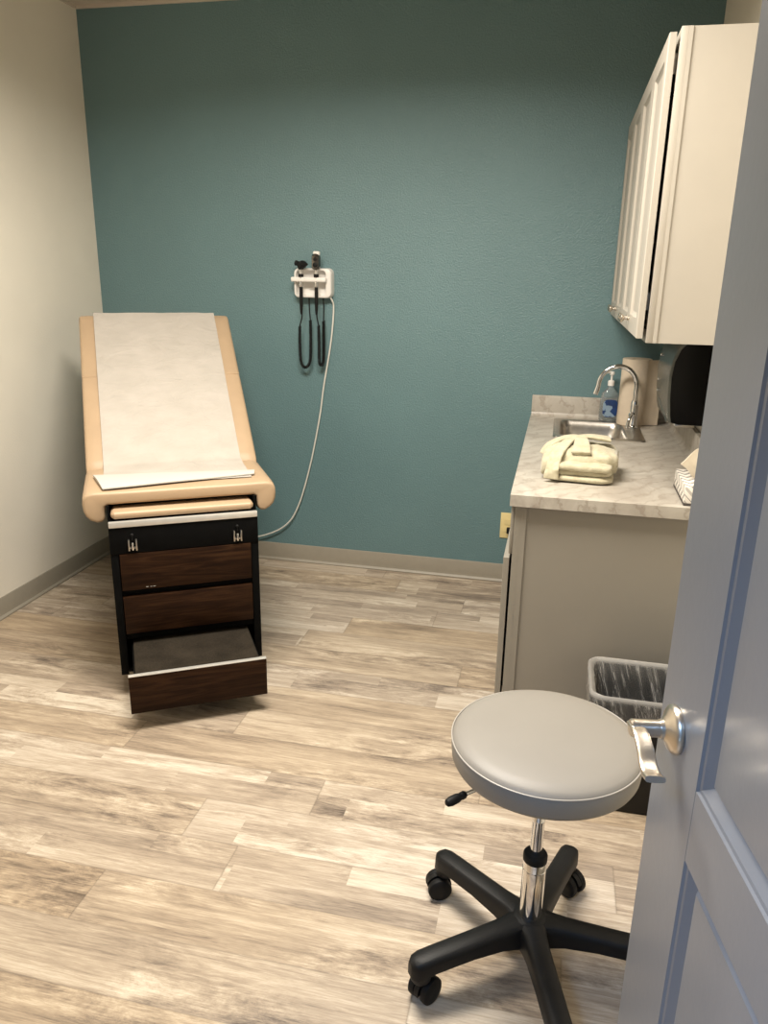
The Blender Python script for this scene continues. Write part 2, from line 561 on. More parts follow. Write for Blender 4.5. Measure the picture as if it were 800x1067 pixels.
# ------------------------------------------------------------------ the open door (local: x from latch edge to hinge, y out of the face, z up)
DA = R(-10.5)
d_ = Vector((math.sin(DA), math.cos(DA), 0))       # hinge -> latch
nf = Vector((-d_.y, d_.x, 0))                       # out of the visible face
K = Vector((2.628, -2.920, 1.0))                    # centre of the lever rose
E0 = K + d_ * 0.064                                 # latch edge at the lever's height
door = bpy.data.objects.new('door_1', None)
COL.objects.link(door)
mm = Matrix.Identity(4)
for i in range(3):
    mm[i][0], mm[i][1], mm[i][2] = (-d_)[i], nf[i], (0, 0, 1)[i]
mm.translation = Vector((E0.x, E0.y, 0))
door.matrix_world = mm
door['kind'] = 'structure'
door['label'] = 'grey two-panel door standing open at the right edge of the room'
DW, DT = 0.91, 0.040


def door_leaf():
    bm = bmesh.new()
    zt = 2.03
    ps = [(0.152, 0.968, DW - 0.145, 1.88), (0.152, 0.22, DW - 0.145, 0.863)]
    # stiles and rails
    box(bm, (0, -DT, 0.012), (0.152, 0, zt), 0.0015, 1)
    box(bm, (DW - 0.145, -DT, 0.012), (DW, 0, zt), 0.0015, 1)
    for z0, z1 in ((0.012, 0.22), (0.863, 0.968), (1.88, zt)):
        box(bm, (0.152, -DT, z0), (DW - 0.145, 0, z1))
    for x0, z0, x1, z1 in ps:
        prof = [(0.0, 0.0), (0.0025, -0.003), (0.0065, -0.0042), (0.013, -0.0095), (0.0195, -0.0140), (0.022, -0.0145), (0.0275, -0.0085), (0.030, -0.0080)]
        loops = []
        for i, d in prof:
            loops.append([(x0 + i, d, z0 + i), (x1 - i, d, z0 + i), (x1 - i, d, z1 - i), (x0 + i, d, z1 - i)])
        loops = [[(a, -DT + 0.002, c) for a, b, c in loops[0]]] + loops
        loft(bm, loops)
    return bm


leaf = obj('door_leaf', door_leaf(), M['door'], door, sharp=20)
lev = bpy.data.objects.new('lever_handle', None)
COL.objects.link(lev)
lev.parent = door
lev['label'] = 'satin nickel lever handle'
kx = 0.064
bm = bmesh.new()
lathe(bm, [(0.0325, 0.0), (0.0335, 0.003), (0.0325, 0.007), (0.028, 0.011), (0.019, 0.0145), (0.0135, 0.019), (0.0128, 0.023)], 40, (kx, 0, 1.0), (0, 1, 0))
obj('rose', bm, M['nickel'], lev)
bm = bmesh.new()
lathe(bm, [(0.0118, 0.020), (0.0118, 0.053), (0.0122, 0.054), (0.0122, 0.060), (0.0105, 0.0620)], 28, (kx, 0, 1.0), (0, 1, 0))
obj('neck', bm, M['nickel'], lev)
bm = bmesh.new()
path = spline([(kx - 0.011, 0.0545, 1.001), (kx + 0.006, 0.0545, 1.004), (kx + 0.022, 0.054, 1.0045), (kx + 0.044, 0.054, 0.998), (kx + 0.064, 0.055, 0.989), (kx + 0.082, 0.0555, 0.986), (kx + 0.099, 0.056, 0.991)], 8)
npt = len(path)
rad = [0.0095 + 0.0030 * (i / (npt - 1)) for i in range(npt)]
sec = []
for i in range(20):
    a = 2 * PI * i / 20
    ca, sa = math.cos(a), math.sin(a)
    sec.append((math.copysign(abs(ca) ** 0.6, ca) * 0.34, math.copysign(abs(sa) ** 0.5, sa)))
tube(bm, path, rad, sec=sec)
obj('lever', bm, M['nickel'], lev, sharp=50)

# ------------------------------------------------------------------ exam table
TA = 0.5466
tab = thing('exam_table', 'tan padded medical exam table with raised back on dark wood-fronted cabinet', 'exam table', (1.138, -1.4036, 0), TA)
HB = 0.268           # half width of the cabinet
bm = bmesh.new()
box(bm, (-0.225, 0.06, 0.0), (0.225, 1.12, 0.09), 0.004)                 # plinth
obj('plinth', bm, M['black_enamel'], tab)
bm = bmesh.new()
box(bm, (-HB, 0.0, 0.09), (-HB + 0.028, 1.2, 0.675), 0.002)             # side panels with front posts
box(bm, (HB - 0.028, 0.0, 0.09), (HB, 1.2, 0.675), 0.002)
box(bm, (-HB + 0.02, 1.16, 0.09), (HB - 0.02, 1.2, 0.675))
box(bm, (-HB + 0.02, 0.012, 0.578), (HB - 0.02, 0.03, 0.6805))
box(bm, (-HB + 0.02, 0.012, 0.409), (HB - 0.02, 0.6, 0.437))
box(bm, (-HB + 0.02, 0.012, 0.232), (HB - 0.02, 0.6, 0.258))
box(bm, (-HB + 0.02, 0.30, 0.09), (HB - 0.02, 0.32, 0.24))
box(bm, (-HB + 0.02, 0.02, 0.09), (HB - 0.02, 1.16, 0.10))
box(bm, (-HB, 0.005, 0.675), (HB, 1.2, 0.70), 0.002)
box(bm, (-HB, 0.09, 0.70), (HB, 1.2, 0.752), 0.002)
box(bm, (-HB, 0.03, 0.70), (-HB + 0.008, 0.1, 0.752))
box(bm, (HB - 0.008, 0.03, 0.70), (HB, 0.1, 0.752))
obj('cabinet_body', bm, M['black_enamel'], tab)
obj('top_panel', bx((-HB + 0.001, -0.004, 0.579), (HB - 0.001, 0.014, 0.681), 0.0015), M['black_enamel'], tab)
obj('trim_bar', bx((-HB + 0.002, -0.009, 0.681), (HB - 0.002, 0.006, 0.703), 0.002), M['alu'], tab)
for z0, z1 in ((0.4345, 0.577), (0.2605, 0.409)):
    dr = obj('drawer', bx((-0.238, -0.006, z0), (0.238, 0.014, z1), 0.0015), M['wood'], tab)
    bm = bmesh.new()
    box(bm, (-0.225, 0.012, z0 + 0.012), (0.225, 0.5, z1 - 0.02))
    obj('drawer_box', bm, M['black_enamel'], dr)
bm = bmesh.new()
for x, y in ((-0.150, 0.002), (-0.136, 0.0015), (-0.125, 0.0022)):
    box(bm, (x - y * 2, -0.0064, 0.4425), (x + y * 2, -0.0058, 0.4445))
obj('veneer_chip', bm, M['paper_fold'], tab)
st = obj('step_front', bx((-0.2405, -0.262, 0.072), (0.2405, -0.246, 0.2165), 0.001), M['wood'], tab)
obj('edge_strip', bx((-0.2405, -0.263, 0.2165), (0.2405, -0.245, 0.2195), 0.0008), M['alu'], st)
obj('step_box', bx((-0.222, -0.247, 0.112), (0.222, 0.26, 0.207), 0.002), M['black_enamel'], st)
obj('tread', bx((-0.2168, -0.246, 0.207), (0.2168, 0.25, 0.2165), 0.003), M['carpet'], st)


def stirrup(u):
    bm = bmesh.new()
    for s in (-1, 1):
        box(bm, (u + s * 0.013 - 0.0028, -0.016, 0.592), (u + s * 0.013 + 0.0028, -0.003, 0.634), 0.0012)
    box(bm, (u - 0.013, -0.010, 0.598), (u + 0.013, -0.003, 0.604), 0.001)
    o = obj('stirrup_socket', bm, M['steel'], tab)
    bm = bmesh.new()
    lathe(bm, [(0.0035, 0), (0.0042, 0.002), (0.0042, 0.026), (0.003, 0.029)], 12, (u, -0.012, 0.594))
    obj('plunger', bm, M['chrome'], o)
    bm = bmesh.new()
    lathe(bm, [(0.0055, 0), (0.0055, 0.005), (0.003, 0.007)], 12, (u, -0.004, 0.650), (0, -1, 0))
    lathe(bm, [(0.0022, 0), (0.0022, 0.02)], 8, (u, -0.007, 0.630))
    obj('release_button', bm, M['rubber'], o)


stirrup(-0.189)
stirrup(0.189)
# pull-out leg pad peeking from the slot
bm = bmesh.new()
box(bm, (-0.256, -0.004, 0.706), (0.256, 0.42, 0.7395), 0.013, 4)
for v in bm.verts:
    f = max(0.0, (abs(v.co.x) - 0.235) / 0.021)
    v.co.z = 0.7215 + (v.co.z - 0.7215) * (1 - 0.45 * f)
    v.co.y += 0.012 * f if v.co.y < 0.1 else 0
obj('leg_pad', bm, M['tan_vinyl'], tab)


def offset_poly(P, d):
    """move a closed (u, z) outline inwards by d"""
    n = len(P)
    A = sum(P[i][0] * P[(i + 1) % n][1] - P[(i + 1) % n][0] * P[i][1] for i in range(n))
    sg = 1 if A > 0 else -1
    out = []
    for i in range(n):
        a, b, c = Vector(P[i - 1]), Vector(P[i]), Vector(P[(i + 1) % n])
        n1, n2 = (b - a).normalized(), (c - b).normalized()
        n1, n2 = Vector((-n1.y, n1.x)), Vector((-n2.y, n2.x))
        m_ = (n1 + n2)
        m_ = m_ / max(0.5, m_.length_squared / 2)
        out.append((b.x + sg * m_.x * d, b.y + sg * m_.y * d))
    return out


def seat_pad():
    # one soft cover: a flat top whose skirts hang down beside the cabinet, outline seen from the front
    half = [(0.262, 0.752), (0.271, 0.747), (0.2735, 0.735), (0.2735, 0.712), (0.277, 0.699), (0.288, 0.690), (0.304, 0.688), (0.324, 0.698), (0.339, 0.713), (0.3465, 0.732), (0.349, 0.755), (0.3475, 0.775), (0.341, 0.790), (0.328, 0.799), (0.308, 0.8020)]
    mid = [0.2, 0.1, 0.0, -0.1, -0.2]
    P = half + [(u, 0.8005) for u in mid] + [(-u, z) for u, z in half[::-1]] + [(-u, 0.7535) for u in mid]
    L = []
    for v, d in ((0.0420, 0.0110), (0.0430, 0.0070), (0.0460, 0.0030), (0.0510, 0.0008), (0.058, 0.0), (0.10, -0.001), (0.20, 0.0), (0.30, 0.001), (0.40, 0.002), (0.425, 0.006)):
        Q = offset_poly(P, d)
        sh = 0.0 if v < 0.06 else (v - 0.06) * 0.05
        L.append([(u, v + 0.004 * math.sin(u * 40) * (1 if v < 0.05 and z < 0.74 else 0), z + (sh if z < 0.72 else 0)) for u, z in Q])
    bm = bmesh.new()
    loft(bm, L)
    return bm


sp = obj('seat_pad', seat_pad(), M['tan_vinyl'], tab, sharp=50)
# raised back pad, built along its own slope
ang = math.atan2(1.3588 - 0.7991, 1.1604 - 0.4153)
L_ = 0.932


def bu(u, e, n):
    """table-local point from back-pad coordinates: across, up the slope, out of the surface"""
    return (u, 0.4153 + e * math.cos(ang) - n * math.sin(ang), 0.7995 + e * math.sin(ang) + n * math.cos(ang))


def back_pad():
    bm = bmesh.new()
    NE, NU = 40, 26
    sec = []
    hw_ = 0.3425
    # section around the pad, from the bottom left over the top to the bottom right
    for i in range(NU + 1):
        t = -1 + 2 * i / NU
        sec.append((t * (hw_ - 0.012), 0.0 if abs(t) < 0.999 else -0.002))
    loopsec = [(-hw_ + 0.01, -0.062), (-hw_, -0.05), (-hw_, -0.016), (-hw_ + 0.004, -0.006)] + sec + [(hw_ - 0.004, -0.006), (hw_, -0.016), (hw_, -0.05), (hw_ - 0.01, -0.062)]
    loops = []
    for j in range(NE + 1):
        e = L_ * j / NE
        k = 1.0
        endn = 0.0
        d_end = min(e, L_ - e)
        if d_end < 0.014:
            endn = -0.012 * (1 - d_end / 0.014) ** 2
        sg = math.exp(-((e - 0.519) / 0.007) ** 2)          # seam groove
        L = []
        for u, n in loopsec:
            nn = n + (endn if n > -0.03 else -endn * 0.6) - (0.0025 * sg if n > -0.03 else 0)
            # flat swell of the stuffing, dies at the seam and at the edges
            if n > -0.003:
                nn += 0.004 * (1 - (u / hw_) ** 4) * min(1, d_end / 0.08) * (1 - 0.6 * math.exp(-((e - 0.519) / 0.05) ** 2))
            uu = u * (1 - 0.006 * sg)
            L.append(bu(uu, e, nn))
        loops.append(L)
    loft(bm, loops)
    return bm


bp = obj('back_pad', back_pad(), M['tan_vinyl'], tab, sharp=40)
M['thread'] = simple('seam_thread', (0.58, 0.42, 0.27), 0.6)
for s in (-1, 1):
    bm = bmesh.new()
    tube(bm, [bu(u, 0.519, 0.0012) for u in (s * 0.339, s * 0.31, s * 0.283)], 0.0009, 6)
    obj('seam', bm, M['thread'], bp)
bm = bmesh.new()
q0 = bu(0, 0.6, -0.055)
for u in (-0.2, 0.2):
    tube(bm, [(u, 0.98, 0.752), bu(u, 0.62, -0.058)], 0.014, 12)
tube(bm, [bu(-0.22, 0.62, -0.07), bu(0.22, 0.62, -0.07)], 0.012, 12)
obj('back_support', bm, M['black_enamel'], tab)

# paper sheet lying over the pad
bm = bmesh.new()
random.seed(3)
pts = []
N1, N2 = 60, 30
rows = []
for j in range(N1 + 1):
    s = j / N1 * (L_ - 0.004 + 0.30)          # from the head end down the slope and onto the seat
    row = []
    for i in range(N2 + 1):
        f = -1 + 2 * i / N2
        e = L_ - 0.004 - s
        wob = 0.0035 * noise.noise(Vector((f * 1.7, s * 5.0, 1.3))) + 0.0025 * noise.noise(Vector((f * 5 + s * 4, s * 9 - f * 3, 4.1)))
        hwp = 0.2755 - 0.003 * s
        lift = 0.0085 + wob
        if e > 0.03:
            p = Vector(bu(f * hwp - 0.002, e, lift))
        else:
            t2 = min(1, (0.03 - e) / 0.06)
            a = Vector(bu(f * hwp - 0.002, max(e, -0.03), lift + 0.004 * math.sin(PI * t2)))
            b = Vector((f * hwp - 0.002, 0.4153 + e, 0.8058 + wob * 0.6 + 0.006 * math.exp(-((e + 0.02) / 0.03) ** 2)))
            tt = t2 * t2 * (3 - 2 * t2)
            p = a.lerp(b, tt)
        row.append(bm.verts.new(p))
    rows.append(row)
for a, b in zip(rows, rows[1:]):
    for i in range(N2):
        bm.faces.new((a[i], a[i + 1], b[i + 1], b[i]))
bm.normal_update()
bmesh.ops.solidify(bm, geom=bm.faces[:], thickness=0.0008)
pap = obj('exam_paper', bm, M['paper'], None, (1.138, -1.4036, 0), TA, sharp=70)
tag(pap, 'white paper sheet covering the middle of the tan exam table', 'exam paper')
# the folded-over loose end, lying askew on the seat
bm = bmesh.new()
ca = [(-0.312, 0.268), (-0.276, 0.058), (0.283, 0.138), (0.294, 0.196)]
NA, NB = 26, 8
top = []
for layer in (0, 1):
    rows = []
    for i in range(NA + 1):
        a = i / NA
        row = []
        for j in range(NB + 1):
            b = j / NB
            p0 = Vector(ca[0]).lerp(Vector(ca[3]), a)
            p1 = Vector(ca[1]).lerp(Vector(ca[2]), a)
            q = p0.lerp(p1, b)
            z = 0.8085 + layer * (0.004 + 0.006 * math.sin(PI * b) ** 0.7 * (1 - 0.5 * a)) + 0.001 * noise.noise(Vector((q.x * 9, q.y * 14, 2)))
            row.append(bm.verts.new((q.x, q.y, z)))
        rows.append(row)
    top.append(rows)
for layer in (0, 1):
    for a, b in zip(top[layer], top[layer][1:]):
        for i in range(NB):
            bm.faces.new((a[i], a[i + 1], b[i + 1], b[i]))
for i in range(NA):
    for j in (0, NB):
        bm.faces.new((top[0][i][j], top[0][i + 1][j], top[1][i + 1][j], top[1][i][j]))
for j in range(NB):
    for i in (0, NA):
        bm.faces.new((top[0][i][j], top[0][i][j + 1], top[1][i][j + 1], top[1][i][j]))
fo = obj('folded_end', bm, M['paper_fold'], pap, sharp=50)
fo['label'] = 'brighter folded-over end of the paper'

# ------------------------------------------------------------------ wall diagnostic set
YU = 0.0
ws = thing('wall_diagnostic_set', 'white wall-mounted diagnostic unit holding two instruments on the teal wall', 'medical unit', (1.205, 0, 1.437))
bm = bmesh.new()
out = rrect(-0.098, 0.0, 0.098, 0.143, 0.026)
L = []
for yy_, k in ((-0.0005, 1.0), (-0.040, 1.0), (-0.050, 0.965), (-0.052, 0.93)):
    L.append([(a * k, yy_, 0.0715 + (b - 0.0715) * k) for a, b in out])
k_in = []
inn = rrect(-0.086, 0.010, 0.070, 0.133, 0.02)
for yy_, k in ((-0.052, 1.0), (-0.024, 0.95), (-0.022, 0.9)):
    k_in.append([(-0.008 + (a + 0.008) * k, yy_, 0.0715 + (b - 0.0715) * k) for a, b in inn])
loft(bm, L + k_in)
obj('housing', bm, M['white_plastic'], ws)
bm = bmesh.new()
box(bm, (-0.106, -0.076, 0.076), (0.076, -0.022, 0.100), 0.007, 3)
obj('cradle_shelf', bm, M['white_plastic'], ws)
bm = bmesh.new()
box(bm, (-0.022, -0.0265, 0.040), (0.016, -0.0215, 0.042))
obj('nameplate', bm, M['steel'], ws)
bm = bmesh.new()
cp = [(1.292, -0.030, 1.440), (1.299, -0.022, 1.425), (1.303, -0.012, 1.394), (1.297, -0.010, 1.30), (1.282, -0.010, 1.184), (1.247, -0.010, 0.986), (1.224, -0.010, 0.828), (1.171, -0.012, 0.57), (1.100, -0.016, 0.331), (1.019, -0.022, 0.209), (0.87, -0.026, 0.136), (0.70, -0.03, 0.11)]
tube(bm, [(x - 1.205, y, z - 1.437) for x, y, z in spline(cp, 8)], 0.0042, 8)
pc = obj('power_cord', bm, M['white_cord'], ws)
pc['label'] = 'long white power cord hanging down the wall'


def coil(bm, pts, r=0.0062, wire=0.0026, pitch=0.0062):
    P = spline(pts, 24)
    out = []
    N = Vector((0, 1, 0))
    acc = 0.0
    for a, b in zip(P, P[1:]):
        Ls = (b - a).length
        T = (b - a).normalized()
        N = (N - T * N.dot(T)).normalized()
        B = T.cross(N)
        k = max(2, int(Ls / pitch * 8))
        for i in range(k):
            ph = 2 * PI * (acc + Ls * i / k) / pitch
            out.append(a.lerp(b, i / k) + N * (r * math.cos(ph)) + B * (r * math.sin(ph)))
        acc += Ls
    tube(bm, out, wire, 5)


def instrument(kind, x, loop):
    nm = 'otoscope' if kind == 0 else 'ophthalmoscope'
    lab = 'black-headed otoscope, left of two instruments hung in the white wall unit' if kind == 0 else 'silver-grey ophthalmoscope, right of two instruments hung in the white wall unit'
    t = thing(nm, lab, 'medical instrument', (x, -0.066, 1.437))
    bm = bmesh.new()
    lathe(bm, [(0.0085, 0.052), (0.010, 0.055), (0.010, 0.112), (0.0095, 0.116), (0.0095, 0.136), (0.008, 0.140)], 18)
    obj('handle', bm, M['chrome'], t)
    bm = bmesh.new()
    lathe(bm, [(0.0115, 0.099), (0.0125, 0.101), (0.0125, 0.113), (0.0115, 0.115)], 18)
    lathe(bm, [(0.0045, -0.080), (0.0075, -0.055), (0.0090, -0.02), (0.0090, 0.054)], 14)
    obj('grip', bm, M['rubber'], t)
    bm = bmesh.new()
    if kind == 0:
        lathe(bm, [(0.009, 0.134), (0.014, 0.140), (0.018, 0.150), (0.021, 0.168), (0.019, 0.172)], 18)
        lathe(bm, [(0.0155, -0.018), (0.018, -0.012), (0.018, 0.010), (0.012, 0.024), (0.005, 0.046)], 18, (0.010, 0.0, 0.160), (0.72, -0.69, 0))
        lathe(bm, [(0.010, 0.0), (0.013, 0.012), (0.013, 0.018)], 14, (-0.012, 0.004, 0.164), (-0.95, 0.2, 0.12))
        obj('head', bm, M['black_plastic'], t)
    else:
        loft(bm, [[(a * k + dx, y, 0.172 + (b - 0.172) * k) for a, b in rrect(-0.0200, 0.134, 0.0200, 0.212, 0.018)] for y, k, dx in ((0.016, 0.75, 0), (0.013, 0.95, 0), (-0.010, 1.0, 0), (-0.016, 0.85, 0), (-0.017, 0.6, 0))])
        obj('head', bm, M['dark_chrome'], t)
        bm = bmesh.new()
        lathe(bm, [(0.012, 0), (0.012, 0.006), (0.009, 0.008)], 18, (0, -0.014, 0.158), (0, -1, 0))
        lathe(bm, [(0.009, 0), (0.009, 0.004)], 18, (0, -0.014, 0.184), (0, -1, 0))
        obj('lens_dial', bm, M['rubber'], t)
        bm = bmesh.new()
        box(bm, (-0.014, -0.012, 0.200), (0.019, 0.012, 0.222), 0.007, 3)
        obj('brow_rest', bm, M['white_plastic'], t)
    bm = bmesh.new()
    P = [(a - x, b + 0.066, c - 1.437) for a, b, c in loop]
    tube(bm, spline(P[:3], 8), 0.0034, 8)
    coil(bm, P[2:-2])
    tube(bm, spline(P[-3:], 8), 0.0034, 8)
    obj('coiled_cord', bm, M['rubber'], t, sharp=60)
    return t


instrument(0, 1.151, [(1.151, -0.066, 1.41), (1.153, -0.064, 1.35), (1.139, -0.060, 1.298), (1.137, -0.058, 1.22), (1.140, -0.056, 1.13), (1.152, -0.052, 1.096), (1.172, -0.048, 1.096), (1.187, -0.044, 1.13), (1.190, -0.042, 1.22), (1.189, -0.040, 1.328), (1.183, -0.036, 1.39), (1.180, -0.03, 1.437)])
instrument(1, 1.230, [(1.230, -0.066, 1.41), (1.231, -0.064, 1.35), (1.239, -0.062, 1.305), (1.240, -0.060, 1.22), (1.240, -0.060, 1.135), (1.244, -0.052, 1.108), (1.252, -0.046, 1.108), (1.257, -0.040, 1.135), (1.258, -0.038, 1.22), (1.257, -0.036, 1.328), (1.258, -0.034, 1.39), (1.255, -0.03, 1.437)])

# ------------------------------------------------------------------ outlet on the teal wall
ol = thing('wall_outlet', 'ivory wall outlet on the teal wall beside the base cabinet', 'outlet', (2.238, 0, 0.316))
bm = bmesh.new()
box(bm, (-0.035, -0.006, -0.069), (0.035, -0.0004, 0.069), 0.0025, 2)
obj('plate', bm, M['ivory'], ol)
bm = bmesh.new()
for z in (-0.02, 0.02):
    loft(bm, [[(a, y, z + b) for a, b in rrect(-0.017, -0.0145, 0.017, 0.0145, 0.008)] for y in (-0.005, -0.0085)])
obj('socket', bm, M['ivory'], ol)
bm = bmesh.new()
box(bm, (0.000, -0.034, -0.036), (0.026, -0.0086, -0.006), 0.004, 2)
tube(bm, spline([(0.014, -0.030, -0.034), (0.018, -0.034, -0.07), (0.028, -0.032, -0.13), (0.05, -0.03, -0.2)], 6), 0.0035, 8)
pl_ = obj('power_plug', bm, M['rubber'], None, (2.238, 0, 0.316))
tag(pl_, 'black plug in the ivory wall outlet', 'plug')

# ------------------------------------------------------------------ base cabinet
CX, CY, CZ = 2.3172, -1.4904, 0.9044      # counter front edge, near end, top
bc = thing('base_cabinet', 'base cabinet with shade in its paint colour under the marble-look countertop', 'cabinet', (2.66, -0.74, 0))
o_ = Vector((2.66, -0.74, 0))


def wbx(a, b, bev=0.0, o=o_):
    return bx(tuple(Vector(a) - o), tuple(Vector(b) - o), bev)


CE = CY + 0.016                            # end panel plane
CT = CZ - 0.038
bm = bmesh.new()
for a, b in (((2.352, CE + 0.006, 0.0), (W - 0.002, CE + 0.022, CT)), ((2.35, -0.025, 0.1), (W - 0.002, -0.006, CT)),
             ((2.352, CE + 0.02, 0.1), (W - 0.002, -0.02, 0.12)), ((W - 0.02, CE + 0.02, 0.1), (W - 0.002, -0.02, CT)),
             ((2.41, CE + 0.02, 0.0), (2.425, -0.006, 0.1))):
    box(bm, tuple(Vector(a) - o_), tuple(Vector(b) - o_))
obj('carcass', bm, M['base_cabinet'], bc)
bm = bmesh.new()
ys = [(-1.474, -1.434), (-0.76, -0.72), (-0.05, -0.008)]
for y0, y1 in ys:
    box(bm, tuple(Vector((2.334, y0, 0.1)) - o_), tuple(Vector((2.353, y1, CT)) - o_))
for z0, z1 in ((0.1, 0.13), (0.66, 0.70), (CT - 0.03, CT)):
    box(bm, tuple(Vector((2.3345, -1.436, z0)) - o_), tuple(Vector((2.353, -0.03, z1)) - o_))
box(bm, tuple(Vector((2.3525, CE + 0.0004, 0.0)) - o_), tuple(Vector((2.372, CE + 0.007, CT)) - o_))
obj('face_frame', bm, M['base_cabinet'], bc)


def shaker(w_, h_, t_=0.019, rail=0.055):
    """door panel lying in the yz plane, front towards -x, origin at its low near corner"""
    bm = bmesh.new()
    pr = [(0.0, -t_ + 0.002), (0.002, -t_), (rail, -t_), (rail + 0.004, -t_ + 0.004), (rail + 0.012, -t_ + 0.008), (rail + 0.013, -t_ + 0.008)]
    L = [[(0, 0, 0), (0, w_, 0), (0, w_, h_), (0, 0, h_)]]
    for i, x in pr:
        L.append([(x, i, i), (x, w_ - i, i), (x, w_ - i, h_ - i), (x, i, h_ - i)])
    loft(bm, L)
    return bm


def knob(parent, loc, r=0.0135):
    bm = bmesh.new()
    lathe(bm, [(0.0075, 0), (0.0075, 0.003), (0.005, 0.006), (0.0045, 0.014), (0.009, 0.018), (r, 0.023), (r, 0.027), (0.009, 0.031)], 20, loc, (-1, 0, 0))
    return obj('knob', bm, M['nickel'], parent)


for k in range(4):
    y0 = -1.470 + k * 0.3655
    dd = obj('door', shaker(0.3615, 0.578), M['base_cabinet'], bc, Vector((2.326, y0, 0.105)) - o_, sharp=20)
for k in range(2):
    y0 = -1.470 + k * 0.731
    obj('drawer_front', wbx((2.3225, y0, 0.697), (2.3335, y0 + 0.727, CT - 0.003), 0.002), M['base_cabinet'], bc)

# ------------------------------------------------------------------ countertop with sink cut-out
SX0, SX1, SY0, SY1 = 2.452, 2.802, -0.500, -0.105       # sink cut-out
ct = thing('countertop', 'marble-look laminate countertop with short backsplash along the wall', 'countertop', (2.65, -0.74, 0))
o2 = Vector((2.65, -0.74, 0))
bm = bmesh.new()
hole = rrect(SX0, SY0, SX1, SY1, 0.03, 6)
bx0, bx1, by0, by1 = CX, W - 0.001, CY, -0.001
edges = []
for P in (hole, [(bx0, by0), (bx1, by0), (bx1, by1), (bx0, by1)]):
    vs = [bm.verts.new(tuple(Vector((x, y, CZ)) - o2)) for x, y in P]
    edges += [bm.edges.new((vs[i], vs[(i + 1) % len(vs)])) for i in range(len(vs))]
res = bmesh.ops.triangle_fill(bm, edges=edges, use_beauty=True, use_dissolve=False)
ex = bmesh.ops.extrude_face_region(bm, geom=[g for g in res['geom'] if isinstance(g, bmesh.types.BMFace)])
bmesh.ops.translate(bm, vec=(0, 0, CT - CZ), verts=[g for g in ex['geom'] if isinstance(g, bmesh.types.BMVert)])
obj('worktop', bm, M['laminate'], ct)
bm = bmesh.new()
SPH = 0.1
box(bm, tuple(Vector((CX + 0.002, -0.020, CZ)) - o2), tuple(Vector((W - 0.001, -0.001, CZ + SPH)) - o2), 0.003)
prism(bm, [(-0.0195 + 0.74, CZ), (-0.040 + 0.74, CZ + 0.0003), (-0.030 + 0.74, CZ + 0.003), (-0.023 + 0.74, CZ + 0.010), (-0.0195 + 0.74, CZ + 0.020)], CX + 0.003 - 2.65, W - 0.02 - 2.65, 'yz')
obj('backsplash', bm, M['laminate'], ct)
bm = bmesh.new()
box(bm, tuple(Vector((W - 0.020, CY + 0.002, CZ)) - o2), tuple(Vector((W - 0.001, -0.0205, CZ + SPH)) - o2), 0.003)
prism(bm, [(W - 0.0195 - 2.65, CZ), (W - 0.040 - 2.65, CZ + 0.0003), (W - 0.030 - 2.65, CZ + 0.003), (W - 0.023 - 2.65, CZ + 0.010), (W - 0.0195 - 2.65, CZ + 0.02)], CY + 0.003 + 0.74, -0.02 + 0.74, 'xz')
obj('side_splash', bm, M['laminate'], ct)

# ------------------------------------------------------------------ sink
sk = thing('sink', 'small stainless drop-in sink set in the countertop', 'sink', (2.627, -0.3025, CZ))
o3 = Vector((2.627, -0.3025, CZ))
bm = bmesh.new()
RO = (2.432, -0.535, 2.818, -0.085)
rl = lambda x0, y0, x1, y1, r, z: [(x - o3.x, y - o3.y, z) for x, y in rrect(x0, y0, x1, y1, r, 6)]
BI = (2.462, -0.490, 2.742, -0.115)          # bowl; a deck for the tap stays on its right
L = [rl(*RO, 0.022, 0.0003), rl(RO[0] + 0.001, RO[1] + 0.001, RO[2] - 0.001, RO[3] - 0.001, 0.022, 0.004),
     rl(RO[0] + 0.008, RO[1] + 0.008, RO[2] - 0.008, RO[3] - 0.008, 0.02, 0.0055),
     rl(BI[0] - 0.006, BI[1] - 0.006, BI[2] + 0.006, BI[3] + 0.006, 0.04, 0.004),
     rl(*BI, 0.04, 0.0), rl(BI[0] + 0.006, BI[1] + 0.006, BI[2] - 0.006, BI[3] - 0.006, 0.05, -0.03),
     rl(BI[0] + 0.014, BI[1] + 0.014, BI[2] - 0.014, BI[3] - 0.014, 0.055, -0.12),
     rl(BI[0] + 0.045, BI[1] + 0.045, BI[2] - 0.045, BI[3] - 0.045, 0.05, -0.140),
     rl(2.58, -0.32, 2.624, -0.28, 0.019, -0.143)]
loft(bm, L, cap0=False)
obj('bowl', bm, M['steel'], sk, sharp=60)
bm = bmesh.new()
lathe(bm, [(0.022, 0), (0.026, 0.002), (0.024, 0.004), (0.014, 0.002), (0.013, 0.001)], 24, (2.602 - o3.x, -0.30 - o3.y, -0.1425))
obj('drain', bm, M['chrome'], sk)

# ------------------------------------------------------------------ tap
fx_, fy_ = 2.783, -0.235
fa = thing('faucet', 'chrome gooseneck faucet arching over the stainless sink', 'faucet', (fx_, fy_, CZ + 0.0056))
bm = bmesh.new()
lathe(bm, [(0.026, 0.0), (0.026, 0.004), (0.021, 0.010), (0.0185, 0.018), (0.0175, 0.10), (0.0165, 0.115), (0.0135, 0.125)], 28)
obj('base', bm, M['chrome'], fa)
bm = bmesh.new()
arc = [(0, 0, 0.12), (0, 0, 0.165)]
rr_ = 0.084
for i in range(0, 20):
    a = PI * i / 19
    arc.append((-rr_ + rr_ * math.cos(a), 0, 0.185 + rr_ * 1.05 * math.sin(a)))
arc += [(-2 * rr_ - 0.004, 0, 0.165), (-2 * rr_ - 0.010, 0, 0.145)]
tube(bm, arc, [0.0112] * (len(arc) - 2) + [0.0125, 0.0125], 16)
